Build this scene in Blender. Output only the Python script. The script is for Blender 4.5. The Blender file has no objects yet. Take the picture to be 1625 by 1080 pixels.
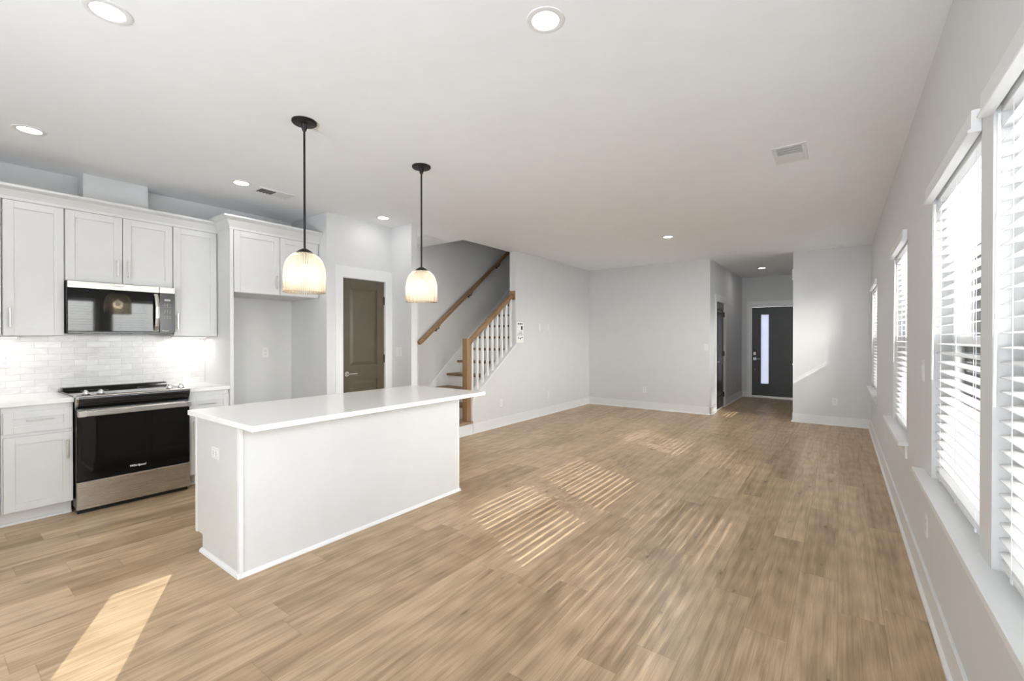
import bpy, bmesh, math, random
from mathutils import Vector, Matrix
random.seed(7)
S = bpy.context.scene
COL = S.collection

# ------------------------------------------------------------------ camera, world, sun, big lights, exposure
HC = 2.802
cam_d = bpy.data.cameras.new('camera'); cam = bpy.data.objects.new('camera', cam_d); COL.objects.link(cam)
cam_d.sensor_width = 36.0; cam_d.lens = 706.0 / 1625.0 * 36.0; cam_d.clip_start = 0.02; cam_d.clip_end = 400
cam.location = (0, 0, 1.377)
cam.rotation_euler = (math.pi / 2 - 0.0050, 0, 0.6356)
S.camera = cam

W = bpy.data.worlds.new('sky'); S.world = W; W.use_nodes = True
wn = W.node_tree; bg = wn.nodes['Background']
WS = 15.0
sky = wn.nodes.new('ShaderNodeTexSky'); sky.sky_type = 'NISHITA'; sky.sun_disc = False
sky.sun_elevation = math.radians(34); sky.sun_rotation = math.radians(120); sky.air_density = 1.0; sky.dust_density = 3.0
hsv = wn.nodes.new('ShaderNodeMixRGB'); hsv.inputs['Fac'].default_value = 0.72
hsv.inputs['Color2'].default_value = (0.92, 0.96, 1.0, 1)
gain = wn.nodes.new('ShaderNodeMixRGB'); gain.blend_type = 'MULTIPLY'; gain.inputs['Fac'].default_value = 1
gain.inputs['Color2'].default_value = (0.12, 0.12, 0.12, 1)
wn.links.new(sky.outputs[0], gain.inputs['Color1']); wn.links.new(gain.outputs[0], hsv.inputs['Color1'])
wn.links.new(hsv.outputs[0], bg.inputs['Color']); bg.inputs['Strength'].default_value = WS

def light(name, kind, loc, energy, color=(1, 1, 1), parent=None, **kw):
    d = bpy.data.lights.new(name, kind); d.energy = energy; d.color = color
    for k, v in kw.items(): setattr(d, k, v)
    o = bpy.data.objects.new(name, d); COL.objects.link(o); o.location = loc
    if parent: o.parent = parent
    return o
SUN_DIR = Vector((-1.0, 0.53, -0.70)).normalized()
sun = light('sun', 'SUN', (6, -4, 6), 3.9, (1.0, 0.985, 0.965), angle=0.0015)
sun.rotation_euler = SUN_DIR.to_track_quat('-Z', 'Y').to_euler()

def portal(name, c, sx, sy, rot):
    o = light(name, 'AREA', c, 1.0); o.data.shape = 'RECTANGLE'; o.data.size = sx; o.data.size_y = sy
    o.rotation_euler = rot; o.data.cycles.is_portal = True
    return o
# added fill light behind the camera, aimed up to bounce off the ceiling
rear = light('rear_ceiling_fill', 'AREA', (-.9, -3.50, .70), 62, (0.82, 0.91, 1.0), shape='RECTANGLE', size=1.0, size_y=1.2, spread=math.radians(105))
rear.rotation_euler = (math.pi / 2, 0, 0)
rear.rotation_euler = Vector((-0.12, 1, 1.0)).to_track_quat('-Z', 'Y').to_euler()

S.view_settings.view_transform = 'Standard'
S.view_settings.look = 'None'; S.view_settings.gamma = 1.0; S.view_settings.use_curve_mapping = False
S.view_settings.exposure = 1.08
cy = S.cycles
cy.max_bounces = 10; cy.diffuse_bounces = 6; cy.glossy_bounces = 4; cy.transmission_bounces = 6; cy.transparent_max_bounces = 24
cy.caustics_reflective = False; cy.caustics_refractive = False
cy.sample_clamp_indirect = 4.0; cy.use_denoising = True
try: cy.denoiser = 'OPENIMAGEDENOISE'
except Exception: pass

# ------------------------------------------------------------------ dimensions
XK, XR, XS, XE, XP, XN = -5.4555, .378, -4.268, -1.879, -.63, -4.669
YP, YF, YN, YD = 8.684, 8.53, 2.8035, 3.70
YFD = 11.72          # front wall
YB = -3.6            # rear wall
XSL = -5.30          # stairwell left wall

# ------------------------------------------------------------------ materials
class NT:
    def __init__(s, name):
        s.m = bpy.data.materials.new(name); s.m.use_nodes = True; s.t = s.m.node_tree
        s.p = s.t.nodes['Principled BSDF']; s.out = s.t.nodes['Material Output']
    def n(s, typ, **kw):
        o = s.t.nodes.new('ShaderNode' + typ)
        for k, v in kw.items():
            if k.startswith('_'): setattr(o, k[1:], v)
        for k, v in kw.items():
            if not k.startswith('_'): s.set(o, int(k[1:]) if k[0] == 'i' and k[1:].isdigit() else k, v)
        return o
    def set(s, o, k, v):
        i = o.inputs[k]
        if hasattr(v, 'outputs'): v = v.outputs[0]
        if isinstance(v, bpy.types.NodeSocket): s.t.links.new(v, i)
        else: i.default_value = v
    def math(s, op, a, b=0.0, c=None):
        o = s.n('Math', _operation=op, i0=a, i1=b)
        if c is not None: s.set(o, 2, c)
        return o
    def mix(s, f, a, b, mode='MIX'):
        return s.n('MixRGB', _blend_type=mode, Fac=f, Color1=a, Color2=b)
    def pos(s): return s.n('NewGeometry').outputs['Position']
    def ramp(s, fac, *st):
        o = s.n('ValToRGB', Fac=fac); e = o.color_ramp.elements
        while len(e) < len(st): e.new(0.5)
        for i, (p, c) in enumerate(st): e[i].position = p; e[i].color = c
        return o
def c4(c): return (c[0], c[1], c[2], 1.0)

def surf(name, col, rough=0.5, metal=0.0, var=0.03, scale=6.0, bump=0.0, bscale=220.0, spec=0.5, coat=0.0):
    N = NT(name); P = N.p
    tc = N.n('TexCoord')
    nz = N.n('TexNoise', Vector=tc.outputs['Object'], Scale=scale, Detail=3.0)
    d = tuple(max(0, x * (1 - var)) for x in col); b = tuple(min(1, x * (1 + var)) for x in col)
    N.set(P, 'Base Color', N.ramp(nz, (0.35, c4(d)), (0.65, c4(b))))
    N.set(P, 'Roughness', rough); N.set(P, 'Metallic', metal); N.set(P, 'Specular IOR Level', spec)
    if coat: N.set(P, 'Coat Weight', coat)
    if bump:
        bn = N.n('TexNoise', Vector=tc.outputs['Object'], Scale=bscale, Detail=2.0)
        N.set(P, 'Normal', N.n('Bump', Strength=bump, Distance=0.002, Height=bn))
    return N.m

M = {}
M['wall'] = surf('wall_paint', (0.69, 0.695, 0.695), 0.6, var=0.01, bump=0.05)
M['ceil'] = surf('ceiling_paint', (0.885, 0.905, 0.925), 0.8, var=0.008, bump=0.05)
M['trim'] = surf('trim_paint', (0.785, 0.795, 0.795), 0.35, var=0.008)
M['cab'] = surf('cabinet_paint', (0.665, 0.667, 0.662), 0.38, var=0.01)
M['cabin'] = surf('cabinet_inside', (0.62, 0.60, 0.56), 0.5, var=0.02)
M['quartz'] = surf('quartz', (0.84, 0.835, 0.82), 0.16, var=0.012, scale=30)
M['blackglass'] = surf('black_glass', (0.005, 0.005, 0.005), 0.04, var=0.1, spec=0.30)
M['black'] = surf('black_enamel', (0.012, 0.012, 0.012), 0.22, var=0.1)
M['blackmetal'] = surf('oil_black_metal', (0.012, 0.010, 0.009), 0.42, metal=0.3, var=0.2, scale=40)
M['nickel'] = surf('satin_nickel', (0.62, 0.60, 0.57), 0.28, metal=1.0, var=0.03, scale=60)
M['chrome'] = surf('bright_nickel', (0.75, 0.74, 0.72), 0.18, metal=1.0, var=0.02, scale=60)
M['plastic'] = surf('white_plastic', (0.79, 0.79, 0.785), 0.35, var=0.01)
M['slot'] = surf('dark_slot', (0.05, 0.05, 0.05), 0.5, var=0.1)
M['grille'] = surf('vent_grey', (0.50, 0.51, 0.52), 0.5, var=0.05)
M['ventdark'] = surf('vent_duct', (0.16, 0.16, 0.155), 0.6, var=0.1)
M['pantry'] = surf('olive_door_paint', (0.085, 0.070, 0.043), 0.33, var=0.04)
M['fdoor'] = surf('charcoal_door_paint', (0.022, 0.022, 0.020), 0.38, var=0.06)
M['cdoor'] = surf('charcoal_gloss_paint', (0.022, 0.022, 0.022), 0.26, var=0.06)
M['paper'] = surf('paper', (0.88, 0.87, 0.85), 0.7, var=0.01)
M['ink'] = surf('ink', (0.03, 0.03, 0.03), 0.6, var=0.1)
M['greyink'] = surf('grey_print', (0.32, 0.32, 0.31), 0.6, var=0.1)
M['logo'] = surf('logo_print', (0.80, 0.79, 0.76), 0.4, var=0.01)
M['logodark'] = surf('logo_print_dark', (0.22, 0.22, 0.22), 0.4, var=0.01)
M['keys'] = surf('key_print', (0.42, 0.42, 0.42), 0.5, var=0.02)
M['vinyl'] = surf('window_vinyl', (0.85, 0.85, 0.85), 0.35, var=0.008)
M['threshold'] = surf('threshold_metal', (0.62, 0.60, 0.56), 0.35, metal=0.6, var=0.03)
M['roof'] = surf('roof_shingle', (0.12, 0.12, 0.13), 0.8, var=0.25, scale=30)
M['hglass'] = surf('house_glass', (0.10, 0.12, 0.14), 0.08, var=0.1)
M['ground'] = surf('pale_paving', (0.80, 0.80, 0.80), 0.9, var=0.2, scale=3)

def m_steel():
    N = NT('brushed_steel'); tc = N.n('TexCoord')
    mp = N.n('Mapping', Vector=tc.outputs['Object']); mp.inputs['Scale'].default_value = (900, 4, 900)
    nz = N.n('TexNoise', Vector=mp, Scale=1.0, Detail=2.0)
    N.set(N.p, 'Base Color', N.ramp(nz, (0.3, (0.52, 0.50, 0.47, 1)), (0.7, (0.62, 0.60, 0.57, 1))))
    N.set(N.p, 'Metallic', 1.0); N.set(N.p, 'Roughness', N.math('MULTIPLY_ADD', nz, 0.10, 0.22))
    N.set(N.p, 'Anisotropic', 0.6)
    return N.m
M['steel'] = m_steel()

def m_oak(name, light, dark, axis, rough=0.45):
    """straight-grained stained oak; axis = grain direction in object space"""
    N = NT(name); tc = N.n('TexCoord')
    mp = N.n('Mapping', Vector=tc.outputs['Object'])
    mp.inputs['Scale'].default_value = tuple(2.0 if i == axis else 45.0 for i in range(3))
    nz = N.n('TexNoise', Vector=mp, Scale=1.0, Detail=5.0, Roughness=0.6, Distortion=0.6)
    N.set(N.p, 'Base Color', N.ramp(nz, (0.3, c4(dark)), (0.7, c4(light))))
    N.set(N.p, 'Roughness', rough)
    N.set(N.p, 'Normal', N.n('Bump', Strength=0.15, Distance=0.001, Height=nz))
    return N.m
M['oak_rail'] = m_oak('oak_rail', (0.30, 0.185, 0.092), (0.20, 0.118, 0.055), 1)
M['oak_post'] = m_oak('oak_post', (0.33, 0.205, 0.105), (0.23, 0.138, 0.066), 2)
M['oak_tread'] = m_oak('oak_tread', (0.26, 0.158, 0.080), (0.15, 0.088, 0.042), 0)
M['oak_landing'] = m_oak('oak_landing', (0.40, 0.28, 0.17), (0.28, 0.185, 0.105), 1)

def m_floor():
    N = NT('vinyl_oak_planks'); p = N.n('SeparateXYZ', Vector=N.pos())
    PW, PL = 0.182, 1.22
    x = N.math('ADD', p.outputs[0], 20.0 + 0.573 - 0.0); y = N.math('ADD', p.outputs[1], 30.0)
    xr = N.math('DIVIDE', x, PW); row = N.math('FLOOR', xr); fx = N.math('FRACT', xr)
    wr = N.n('TexWhiteNoise', _noise_dimensions='1D', W=row)
    yy = N.math('MULTIPLY_ADD', wr.outputs['Value'], 7.31, N.math('DIVIDE', y, PL))
    colm = N.math('FLOOR', yy); fy = N.math('FRACT', yy)
    idv = N.n('CombineXYZ', X=row, Y=colm)
    wid = N.n('TexWhiteNoise', _noise_dimensions='2D', Vector=idv)
    sep = N.n('SeparateXYZ', Vector=wid.outputs['Color'])
    # grain coordinates: stretched along Y, shifted per plank
    off = N.n('CombineXYZ', X=N.math('MULTIPLY', sep.outputs[0], 13.0), Y=N.math('MULTIPLY', sep.outputs[1], 29.0), Z=N.math('MULTIPLY', sep.outputs[2], 5.0))
    g1v = N.n('VectorMath', _operation='ADD', i0=N.n('VectorMath', _operation='MULTIPLY', i0=N.pos(), i1=(42.0, 1.7, 1.0)), i1=off)
    g1 = N.n('TexNoise', Vector=g1v, Scale=1.0, Detail=7.0, Roughness=0.68, Distortion=0.5)
    g2v = N.n('VectorMath', _operation='ADD', i0=N.n('VectorMath', _operation='MULTIPLY', i0=N.pos(), i1=(210.0, 5.0, 1.0)), i1=off)
    g2 = N.n('TexNoise', Vector=g2v, Scale=1.0, Detail=3.0, Roughness=0.6)
    g3v = N.n('VectorMath', _operation='ADD', i0=N.n('VectorMath', _operation='MULTIPLY', i0=N.pos(), i1=(11.0, 0.9, 1.0)), i1=off)
    g3 = N.n('TexNoise', Vector=g3v, Scale=1.0, Detail=2.0, Distortion=1.2)
    # cathedral figure
    wv = N.n('TexWave', Vector=g3v, _wave_type='RINGS', _rings_direction='X', Scale=1.3, Distortion=6.0, Detail=2.0)
    wv.inputs['Detail Scale'].default_value = 0.8
    base = N.ramp(sep.outputs[0], (0.0, (0.400, 0.280, 0.165, 1)), (0.35, (0.475, 0.342, 0.210, 1)), (0.7, (0.550, 0.405, 0.258, 1)), (1.0, (0.435, 0.314, 0.192, 1)))
    c = N.mix(1.0, base, N.ramp(g1, (0.27, (0.62, 0.58, 0.54, 1)), (0.5, (0.97, 0.97, 0.97, 1)), (0.73, (1.14, 1.14, 1.14, 1))), 'MULTIPLY')
    c = N.mix(1.0, c, N.ramp(g3, (0.28, (0.76, 0.73, 0.69, 1)), (0.5, (1.0, 1.0, 1.0, 1)), (0.75, (1.08, 1.08, 1.08, 1))), 'MULTIPLY')
    c = N.mix(0.30, c, N.mix(1.0, c, N.ramp(wv, (0.0, (0.72, 0.70, 0.67, 1)), (1.0, (1.12, 1.12, 1.12, 1))), 'MULTIPLY'))
    c = N.mix(0.5, c, N.mix(1.0, c, N.ramp(g2, (0.3, (0.75, 0.75, 0.75, 1)), (0.7, (1.2, 1.2, 1.2, 1))), 'MULTIPLY'))
    # knots
    kv = N.n('VectorMath', _operation='ADD', i0=N.n('VectorMath', _operation='MULTIPLY', i0=N.pos(), i1=(5.2, 1.9, 1.0)), i1=off)
    wob = N.n('TexNoise', Vector=N.n('VectorMath', _operation='MULTIPLY', i0=N.pos(), i1=(60.0, 22.0, 1.0)), Scale=1.0, Detail=3.0)
    vo = N.n('TexVoronoi', _voronoi_dimensions='2D', Vector=kv, Scale=1.0)
    ks = N.n('SeparateXYZ', Vector=vo.outputs['Color'])
    sel = N.math('MULTIPLY', N.math('GREATER_THAN', ks.outputs[0], 0.55), N.math('MULTIPLY_ADD', ks.outputs[1], 0.7, 0.3))
    dist = N.math('ADD', vo.outputs['Distance'], N.math('MULTIPLY', N.math('SUBTRACT', wob, 0.5), 0.16))
    size = N.math('MULTIPLY_ADD', ks.outputs[2], 0.05, 0.03)
    core = N.math('SUBTRACT', 1.0, N.math('MINIMUM', N.math('DIVIDE', N.math('MAXIMUM', dist, 0.0), size), 1.0))
    halo = N.math('SUBTRACT', 1.0, N.math('MINIMUM', N.math('DIVIDE', N.math('MAXIMUM', dist, 0.0), N.math('MULTIPLY', size, 4.5)), 1.0))
    c = N.mix(N.math('MULTIPLY', N.math('MULTIPLY', halo, sel), 0.38), c, (0.21, 0.145, 0.090, 1))
    c = N.mix(N.math('MULTIPLY', N.math('MULTIPLY', core, sel), 0.85), c, (0.085, 0.058, 0.038, 1))
    # seams
    ex = N.math('MINIMUM', fx, N.math('SUBTRACT', 1.0, fx)); ey = N.math('MULTIPLY', N.math('MINIMUM', fy, N.math('SUBTRACT', 1.0, fy)), PL / PW)
    e = N.math('MINIMUM', ex, ey)
    seam = N.n('MapRange', Value=e); seam.inputs['From Min'].default_value = 0.002; seam.inputs['From Max'].default_value = 0.012
    c = N.mix(1.0, c, N.ramp(seam, (0.0, (0.72, 0.70, 0.68, 1)), (1.0, (1, 1, 1, 1))), 'MULTIPLY')
    N.set(N.p, 'Base Color', c)
    N.set(N.p, 'Roughness', N.math('MULTIPLY_ADD', g2, 0.16, 0.30)); N.set(N.p, 'Specular IOR Level', 0.4)
    h = seam
    N.set(N.p, 'Normal', N.n('Bump', Strength=0.08, Distance=0.001, Height=h))
    return N.m
M['floor'] = m_floor()

def m_tile():
    N = NT('subway_tile'); p = N.n('SeparateXYZ', Vector=N.pos())
    v = N.n('CombineXYZ', X=N.math('ADD', p.outputs[1], 0.018), Y=N.math('SUBTRACT', p.outputs[2], 0.9195))
    b = N.n('TexBrick', Vector=v, Color1=(0, 0, 0, 1), Color2=(1, 1, 1, 1), Mortar=(0.5, 0.5, 0.5, 1), Scale=1.0)
    b.offset = 0.5
    for k, x in (('Mortar Size', 0.0017), ('Mortar Smooth', 0.2), ('Brick Width', 0.1605), ('Row Height', 0.0537)): b.inputs[k].default_value = x
    nz = N.n('TexNoise', Vector=N.n('VectorMath', _operation='MULTIPLY', i0=N.pos(), i1=(1, 9, 24)), Scale=1.0, Detail=5.0, Roughness=0.6, Distortion=1.0)
    tile = N.mix(1.0, N.ramp(b.outputs['Color'], (0, (0.70, 0.69, 0.685, 1)), (1, (0.80, 0.79, 0.785, 1))), N.ramp(nz, (0.3, (0.88, 0.875, 0.87, 1)), (0.65, (1.03, 1.03, 1.03, 1))), 'MULTIPLY')
    N.set(N.p, 'Base Color', N.mix(b.outputs['Fac'], tile, (0.56, 0.545, 0.53, 1)))
    N.set(N.p, 'Roughness', N.math('MULTIPLY_ADD', b.outputs['Fac'], 0.5, 0.16))
    h = N.math('MULTIPLY_ADD', nz, 0.5, N.math('MULTIPLY', N.math('SUBTRACT', 1.0, b.outputs['Fac']), 1.0))
    N.set(N.p, 'Normal', N.n('Bump', Strength=0.35, Distance=0.002, Height=h))
    return N.m
M['tile'] = m_tile()

def m_glass(name, tint=(0.97, 0.98, 0.98), refl=0.06):
    N = NT(name); N.t.nodes.remove(N.p)
    nz = N.n('TexNoise', Vector=N.pos(), Scale=2.0)
    tr = N.n('BsdfTransparent', Color=N.ramp(nz, (0.3, c4(tint)), (0.7, c4(tuple(min(1, t + 0.01) for t in tint)))))
    gl = N.n('BsdfGlossy', Roughness=0.02)
    fr = N.n('Fresnel', IOR=1.45)
    mx = N.n('MixShader', i0=N.math('MULTIPLY', fr, refl / 0.06), i1=tr, i2=gl)
    N.set(N.out, 'Surface', mx)
    return N.m
M['glass'] = m_glass('window_glass')

def m_screen():
    N = NT('insect_screen'); N.t.nodes.remove(N.p)
    nz = N.n('TexNoise', Vector=N.pos(), Scale=3.0)
    df = N.n('BsdfDiffuse', Color=N.ramp(nz, (0.3, (0.10, 0.11, 0.115, 1)), (0.7, (0.12, 0.125, 0.13, 1))))
    N.set(N.out, 'Surface', N.n('MixShader', i0=0.42, i1=N.n('BsdfTransparent'), i2=df))
    return N.m
M['screen'] = m_screen()

def m_translucent(name, col, trans, rough=0.4, gl=0.04):
    N = NT(name); N.t.nodes.remove(N.p)
    nz = N.n('TexNoise', Vector=N.pos(), Scale=8.0)
    cc = N.ramp(nz, (0.3, c4(tuple(x * 0.985 for x in col))), (0.7, c4(col)))
    df = N.n('BsdfDiffuse', Color=cc); tl = N.n('BsdfTranslucent', Color=cc)
    a = N.n('MixShader', i0=trans, i1=df, i2=tl)
    N.set(N.out, 'Surface', N.n('MixShader', i0=gl, i1=a, i2=N.n('BsdfGlossy', Roughness=rough)))
    return N.m
M['slat'] = m_translucent('blind_slat', (0.94, 0.94, 0.94), 0.42)
M['frost'] = m_translucent('frosted_glass', (0.235, 0.235, 0.255), 0.92, gl=0.03)

def m_shade():
    N = NT('ribbed_amber_glass'); N.t.nodes.remove(N.p)
    tc = N.n('TexCoord'); s = N.n('SeparateXYZ', Vector=tc.outputs['Object'])
    an = N.math('ARCTAN2', s.outputs[1], s.outputs[0])
    rib = N.math('MULTIPLY_ADD', N.math('SINE', N.math('MULTIPLY', an, 72.0)), 0.5, 0.5)
    nz = N.n('TexNoise', Vector=tc.outputs['Object'], Scale=9.0, Detail=2.0)
    tint = N.ramp(nz, (0.3, (0.93, 0.82, 0.66, 1)), (0.7, (0.97, 0.90, 0.78, 1)))
    bp = N.n('Bump', Strength=0.6, Distance=0.004, Height=rib)
    tr = N.n('BsdfTransparent', Color=tint)
    tl = N.n('BsdfTranslucent', Color=N.ramp(nz, (0.3, (0.96, 0.89, 0.77, 1)), (0.7, (0.98, 0.94, 0.87, 1))), Normal=bp)
    gl = N.n('BsdfGlossy', Color=(1, 0.93, 0.82, 1), Roughness=0.12, Normal=bp)
    a = N.n('MixShader', i0=N.math('MULTIPLY_ADD', rib, 0.24, 0.26), i1=tr, i2=tl)
    N.set(N.out, 'Surface', N.n('MixShader', i0=N.n('Fresnel', IOR=1.5, Normal=bp), i1=a, i2=gl))
    return N.m
M['shade'] = m_shade()

def m_emit(name, col, st):
    N = NT(name); N.t.nodes.remove(N.p)
    nz = N.n('TexNoise', Vector=N.pos(), Scale=5.0)
    N.set(N.out, 'Surface', N.n('Emission', Color=N.ramp(nz, (0.3, c4(col)), (0.7, c4(col))), Strength=st))
    return N.m
M['lens'] = m_emit('lamp_lens', (1.0, 0.97, 0.93), 4.0)
M['bulb'] = m_emit('lamp_bulb', (1.0, 0.94, 0.84), 7.0)
M['ucl'] = m_emit('strip_lens', (1.0, 0.96, 0.90), 3.0)
M['display'] = m_emit('display_glow', (0.62, 0.66, 0.66), 0.35)

def m_siding():
    N = NT('house_siding'); s = N.n('SeparateXYZ', Vector=N.pos())
    f = N.math('FRACT', N.math('DIVIDE', s.outputs[2], 0.16))
    nz = N.n('TexNoise', Vector=N.pos(), Scale=1.5)
    c = N.mix(1.0, N.ramp(nz, (0.3, (0.50, 0.53, 0.55, 1)), (0.7, (0.56, 0.58, 0.60, 1))), N.ramp(f, (0.0, (0.6, 0.6, 0.6, 1)), (0.1, (1, 1, 1, 1))), 'MULTIPLY')
    N.set(N.p, 'Base Color', c); N.set(N.p, 'Roughness', 0.7)
    return N.m
M['siding'] = m_siding()

# ------------------------------------------------------------------ mesh helpers
class MB:
    def __init__(s): s.bm = bmesh.new()
    def box(s, x0, x1, y0, y1, z0, z1):
        if x0 > x1: x0, x1 = x1, x0
        if y0 > y1: y0, y1 = y1, y0
        if z0 > z1: z0, z1 = z1, z0
        v = [s.bm.verts.new((x, y, z)) for x in (x0, x1) for y in (y0, y1) for z in (z0, z1)]
        for f in ((0, 1, 3, 2), (4, 6, 7, 5), (0, 4, 5, 1), (2, 3, 7, 6), (0, 2, 6, 4), (1, 5, 7, 3)):
            s.bm.faces.new([v[i] for i in f])
        return s
    def prism(s, pts, axis, a0, a1):
        """polygon pts in the two other axes (cyclic order kept as x,y,z minus axis) extruded along axis"""
        def mk(a, p):
            l = list(p); l.insert(axis, a); return s.bm.verts.new(l)
        A = [mk(a0, p) for p in pts]; B = [mk(a1, p) for p in pts]; n = len(pts)
        s.bm.faces.new(A); s.bm.faces.new(B[::-1])
        for i in range(n): s.bm.faces.new([A[i], B[i], B[(i + 1) % n], A[(i + 1) % n]])
        return s
    def cyl(s, p0, p1, r0, r1=None, n=16):
        r1 = r0 if r1 is None else r1
        p0, p1 = Vector(p0), Vector(p1); d = (p1 - p0).normalized()
        a = d.orthogonal().normalized(); b = d.cross(a)
        A, B = [], []
        for i in range(n):
            t = 2 * math.pi * i / n; o = a * math.cos(t) + b * math.sin(t)
            A.append(s.bm.verts.new(p0 + o * r0)); B.append(s.bm.verts.new(p1 + o * r1))
        s.bm.faces.new(A[::-1]); s.bm.faces.new(B)
        for i in range(n): s.bm.faces.new([A[i], A[(i + 1) % n], B[(i + 1) % n], B[i]])
        return s
    def lathe(s, prof, c, n=48, closed=False):
        """profile of (r, z) turned about the vertical through c"""
        R = []
        for r, z in prof:
            if r < 1e-6: R.append([s.bm.verts.new((c[0], c[1], c[2] + z))])
            else: R.append([s.bm.verts.new((c[0] + r * math.cos(2 * math.pi * i / n), c[1] + r * math.sin(2 * math.pi * i / n), c[2] + z)) for i in range(n)])
        pr = list(zip(R, R[1:])) + ([(R[-1], R[0])] if closed else [])
        for a, b in pr:
            for i in range(n):
                j = (i + 1) % n
                if len(a) == 1 and len(b) == 1: continue
                if len(a) == 1: s.bm.faces.new([a[0], b[i], b[j]])
                elif len(b) == 1: s.bm.faces.new([a[j], a[i], b[0]])
                else: s.bm.faces.new([a[i], a[j], b[j], b[i]])
        return s
    def sweep(s, path, w, h):
        """rectangular bar w (across, horizontal) by h (in the bend plane) along a polyline"""
        P = [Vector(p) for p in path]; rings = []
        for i, p in enumerate(P):
            d = (P[min(i + 1, len(P) - 1)] - P[max(i - 1, 0)]).normalized()
            side = d.cross(Vector((0, 0, 1)))
            side = side.normalized() if side.length > 1e-4 else Vector((0, 1, 0))
            up = side.cross(d).normalized()
            rings.append([s.bm.verts.new(p + side * (w / 2 * a) + up * (h / 2 * b)) for a, b in ((-1, -1), (1, -1), (1, 1), (-1, 1))])
        s.bm.faces.new(rings[0][::-1]); s.bm.faces.new(rings[-1])
        for a, b in zip(rings, rings[1:]):
            for i in range(4): s.bm.faces.new([a[i], a[(i + 1) % 4], b[(i + 1) % 4], b[i]])
        return s
    def build(s, name, mat, parent=None, bevel=0.0, smooth=False, kind=None, seg=2):
        bm = s.bm
        bmesh.ops.recalc_face_normals(bm, faces=bm.faces)
        if parent is not None:
            off = WORLD(parent)
        else:
            xs = [v.co for v in bm.verts]
            off = Vector(((min(v.x for v in xs) + max(v.x for v in xs)) / 2, (min(v.y for v in xs) + max(v.y for v in xs)) / 2, min(v.z for v in xs)))
        for v in bm.verts: v.co -= off
        me = bpy.data.meshes.new(name); bm.to_mesh(me); bm.free()
        me.materials.append(M[mat] if isinstance(mat, str) else mat)
        o = bpy.data.objects.new(name, me); COL.objects.link(o)
        if parent is not None: o.parent = parent
        else: o.location = off
        if smooth:
            for p in me.polygons: p.use_smooth = True
            es = o.modifiers.new('edges', 'EDGE_SPLIT'); es.split_angle = math.radians(40)
        if bevel:
            b = o.modifiers.new('soft_edges', 'BEVEL'); b.width = bevel; b.segments = seg; b.limit_method = 'ANGLE'; b.angle_limit = math.radians(40)
            b.use_clamp_overlap = True
        if kind: o['kind'] = kind
        return o
def WORLD(o):
    p = Vector((0, 0, 0))
    while o is not None: p = p + o.location; o = o.parent
    return p
def thing(name, label, cat, loc, group=None):
    o = bpy.data.objects.new(name, None); COL.objects.link(o); o.location = loc; o.empty_display_size = 0.1
    o['label'] = label; o['category'] = cat
    if group: o['group'] = group
    return o
def tag(o, label, cat, group=None):
    o['label'] = label; o['category'] = cat
    if group: o['group'] = group
    return o
def struct(name, mb, mat, parent=None, **kw):
    return mb.build(name, mat, parent, kind=None if parent is not None else 'structure', **kw)
def sroot(name, loc):
    o = bpy.data.objects.new(name, None); COL.objects.link(o); o.location = loc; o['kind'] = 'structure'; return o
def spin(root, rz):
    root.rotation_euler = (0, 0, rz); return root
def text(name, body, size, mat, parent, loc, rot, shear=0.0, ext=0.0004, sx=1.0):
    cu = bpy.data.curves.new(name, 'FONT'); cu.body = body; cu.size = size; cu.align_x = 'CENTER'; cu.align_y = 'CENTER'
    cu.extrude = ext; cu.shear = shear; cu.offset = size * 0.012
    cu.materials.append(M[mat])
    tmp = bpy.data.objects.new('tmp', cu); COL.objects.link(tmp)
    me = bpy.data.meshes.new_from_object(tmp.evaluated_get(bpy.context.evaluated_depsgraph_get()))
    bpy.data.objects.remove(tmp); bpy.data.curves.remove(cu)
    me.name = name
    if not me.materials: me.materials.append(M[mat])
    o = bpy.data.objects.new(name, me); COL.objects.link(o); o.parent = parent
    o.location = Vector(loc) - WORLD(parent); o.rotation_euler = rot; o.scale = (sx, 1, 1)
    return o
FACE_PX = (math.pi / 2, 0, math.pi / 2)      # text that reads when looked at from +X

# ------------------------------------------------------------------ room shell
struct('floor', MB().box(-6.6, XR + .16, YB - .2, YFD + .2, -.12, 0), 'floor')
cz = (HC, HC + .28)
OX0, OX1, OY0, OY1 = XSL - .05, -4.40, 4.775, 9.0
c = MB().box(-6.6, OX0, YB - .2, YFD + .2, *cz).box(OX1, XR + .16, YB - .2, YFD + .2, *cz)
c.box(OX0, OX1, YB - .2, OY0, *cz).box(OX0, OX1, OY1, YFD + .2, *cz)
struct('ceiling', c, 'ceil')

# windows in the right wall: (y0, y1, z0, z1)
ZS, ZH = .662, 2.10
WINS = [(1.05, 1.985, ZS, ZH), (2.130, 3.108, ZS, ZH), (4.170, 5.131, ZS, ZH), (7.330, 8.40, ZS, ZH)]
SIDE = (-1.335, -.955, 0.02, 2.60)
WT = .15
def wall_with_holes(y0, y1, holes, x0, x1):
    mb = MB(); cur = y0
    for (a, b, z0, z1) in sorted(holes):
        mb.box(x0, x1, cur, a, 0, HC); mb.box(x0, x1, a, b, 0, max(0.01, z0 - .03)); mb.box(x0, x1, a, b, z1, HC); cur = b
    mb.box(x0, x1, cur, y1, 0, HC)
    return mb
struct('wall_right', wall_with_holes(YB, YFD, WINS + [SIDE], XR, XR + WT), 'wall')
struct('wall_left', MB().box(XK - .12, XK, YB, YN, 0, HC), 'wall')
struct('wall_nook', MB().box(XK, XN, YN, YN + .10, 0, HC), 'wall')
PD = (3.000, 3.597, 2.09)                 # pantry door opening
mb = MB().box(XN - .11, XN, YN + .10, PD[0], 0, HC).box(XN - .11, XN, PD[1], YD, 0, HC).box(XN - .11, XN, PD[0], PD[1], PD[2], HC)
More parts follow.
